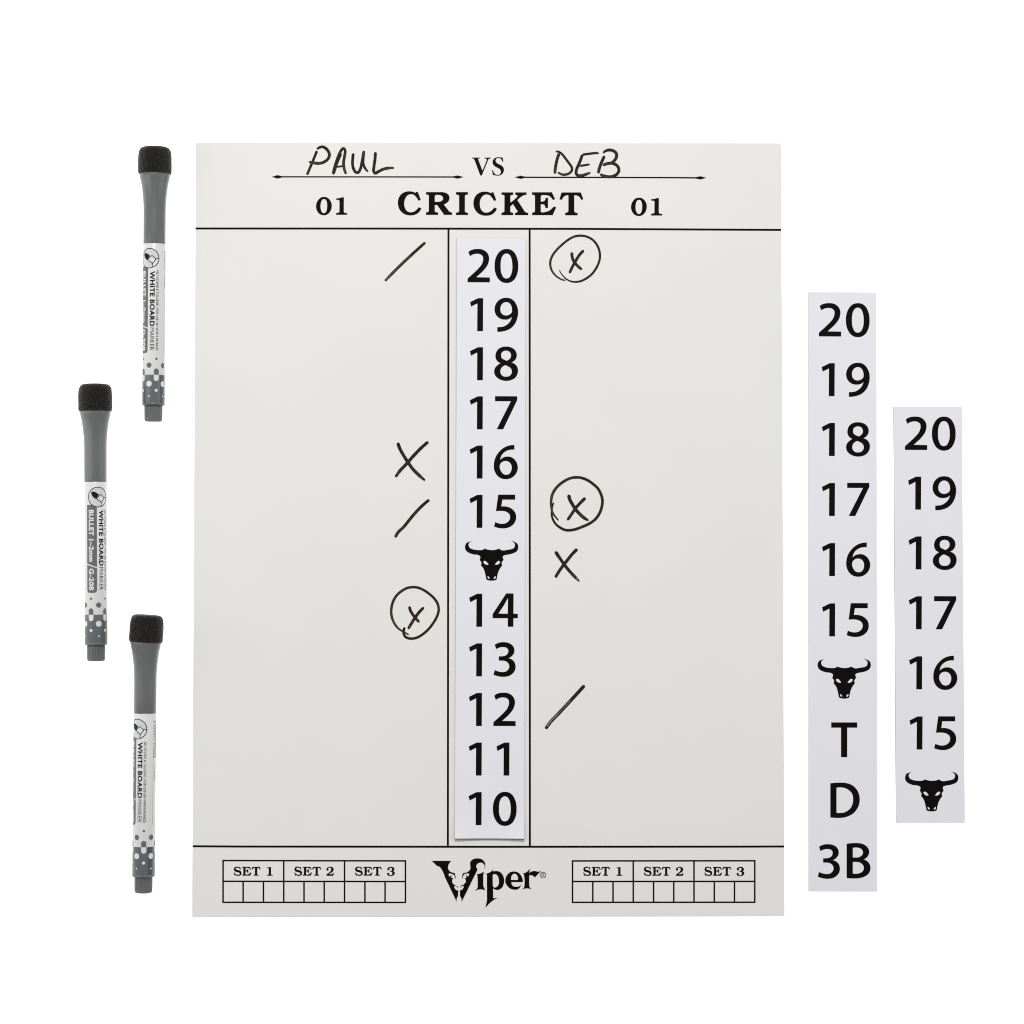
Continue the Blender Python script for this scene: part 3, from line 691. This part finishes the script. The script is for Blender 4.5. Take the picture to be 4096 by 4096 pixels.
    wrap('icon_mark', fill([loc(lobe)]), R3, M_whiteprint, lab)
    lines = [fill([loc(tip)]), fill([loc(sq), loc(sq2)])]
    wrap('icon_outline', join([ring, fill([loc(tip)]), fill([loc(sq), loc(sq2)]), fill([loc([(27,3.6),(28,1.2),(33,-0.5),(38,-0.5),(38,2.0),(33.5,2.2)])]), fill([loc([(13,22),(15.6,22),(13.8,29),(15.5,36),(13,37),(11,29)])])]), R3+0.06, M_blackprint, lab)
    # dots and drops repeated round the barrel
    small, big = -19.8, 11.4
    P = 61.0
    g, wv = [], []
    for k in range(-1, 3):
        o = k*P
        g += [circ(small+o, 464.5, 4.9, 16), circ(big+o, 490, 10.7, 24)]
        g.append([(small+o-10.2, 528)] + [(small+o+10.2*math.cos(a), 513-10.2*math.sin(a)) for a in np.linspace(math.pi, 0, 12)] + [(small+o+10.2, 528)])
        wv.append([(small+o-10.2, 528.2)] + [(small+o-10.2*math.cos(a), 543+10.2*math.sin(a)) for a in np.linspace(0, math.pi, 12)] + [(small+o+10.2, 528.2)])
        wv += [circ(big+o, 564, 11.8, 24), circ(small+o, 590.5, 6.2, 16), circ(big+o, 613.5, 3.5, 12)]
    wrap('seam_band', fill([rect(58, 528.4, 78, 639)]), 45.08, M_seam, bar, 'darker blue-grey strip down the grey end')
    for c in g: wrap('printed_dot', fill([c]), R1, M_greyprint, lab)
    for c in wv: wrap('printed_dot', fill([c]), 45.15, M_whiteprint, bar)
    return root

def copy_tree(o, parent=None):
    c = o.copy(); COL.objects.link(c); c.parent = parent
    for ch in o.children: copy_tree(ch, c)
    return c

m0 = make_marker()
PITCH = math.atan2((66-45.3), 960)      # rests on the eraser and on the barrel's end
def place(o, top, bot, tt, tb_, roll, label):
    """top, bot: raster points on the axis at t = tt, tb_"""
    z_at = lambda t: (66.8 - (t+330)*math.tan(PITCH)) * U
    a = at(top[0], top[1], z_at(tt)); b = at(bot[0], bot[1], z_at(tb_))
    ax = (b - a).normalized()
    sc_ = (b - a).length / ((tb_-tt)*U)
    y = -ax; x = y.cross(Vector((0, 0, 1))).normalized(); z = x.cross(y)
    R3_ = Matrix((x, y, z)).transposed() @ Matrix.Rotation(roll, 3, 'Y') @ Matrix.Scale(sc_, 3)
    org = a + (b-a) * ((0-tt)/(tb_-tt))
    o.matrix_world = Matrix.Translation(org) @ R3_.to_4x4()
    o['label'] = label
place(m0, (380.4,1535.7), (384.2,2643.6), -391, 713, 0.164, 'middle grey marker with its icon and BULLET lettering facing up')
mA = copy_tree(m0); place(mA, (619.9,588.8), (613.2,1686.0), -391, 713, -30.4/RC + 0.140, 'topmost grey marker, level with the handwritten names')
mC = copy_tree(m0); place(mC, (583.5,2458.5), (573.4,3570.0), -391, 713, -41.4/RC + 0.143, 'lowest grey marker, rolled so small print and box show')
for ch in mC.children:                  # its foam cap sits slightly askew
    if ch.name.startswith('foam_eraser'):
        ch.matrix_local = Matrix.Translation((0, 281*U, 0)) @ Matrix.Rotation(41.4/RC - 0.143, 4, 'Y') @ Matrix.Rotation(-math.radians(3.2), 4, 'Z') @ Matrix.Rotation(-41.4/RC + 0.143, 4, 'Y') @ Matrix.Translation((0, -281*U, 0))
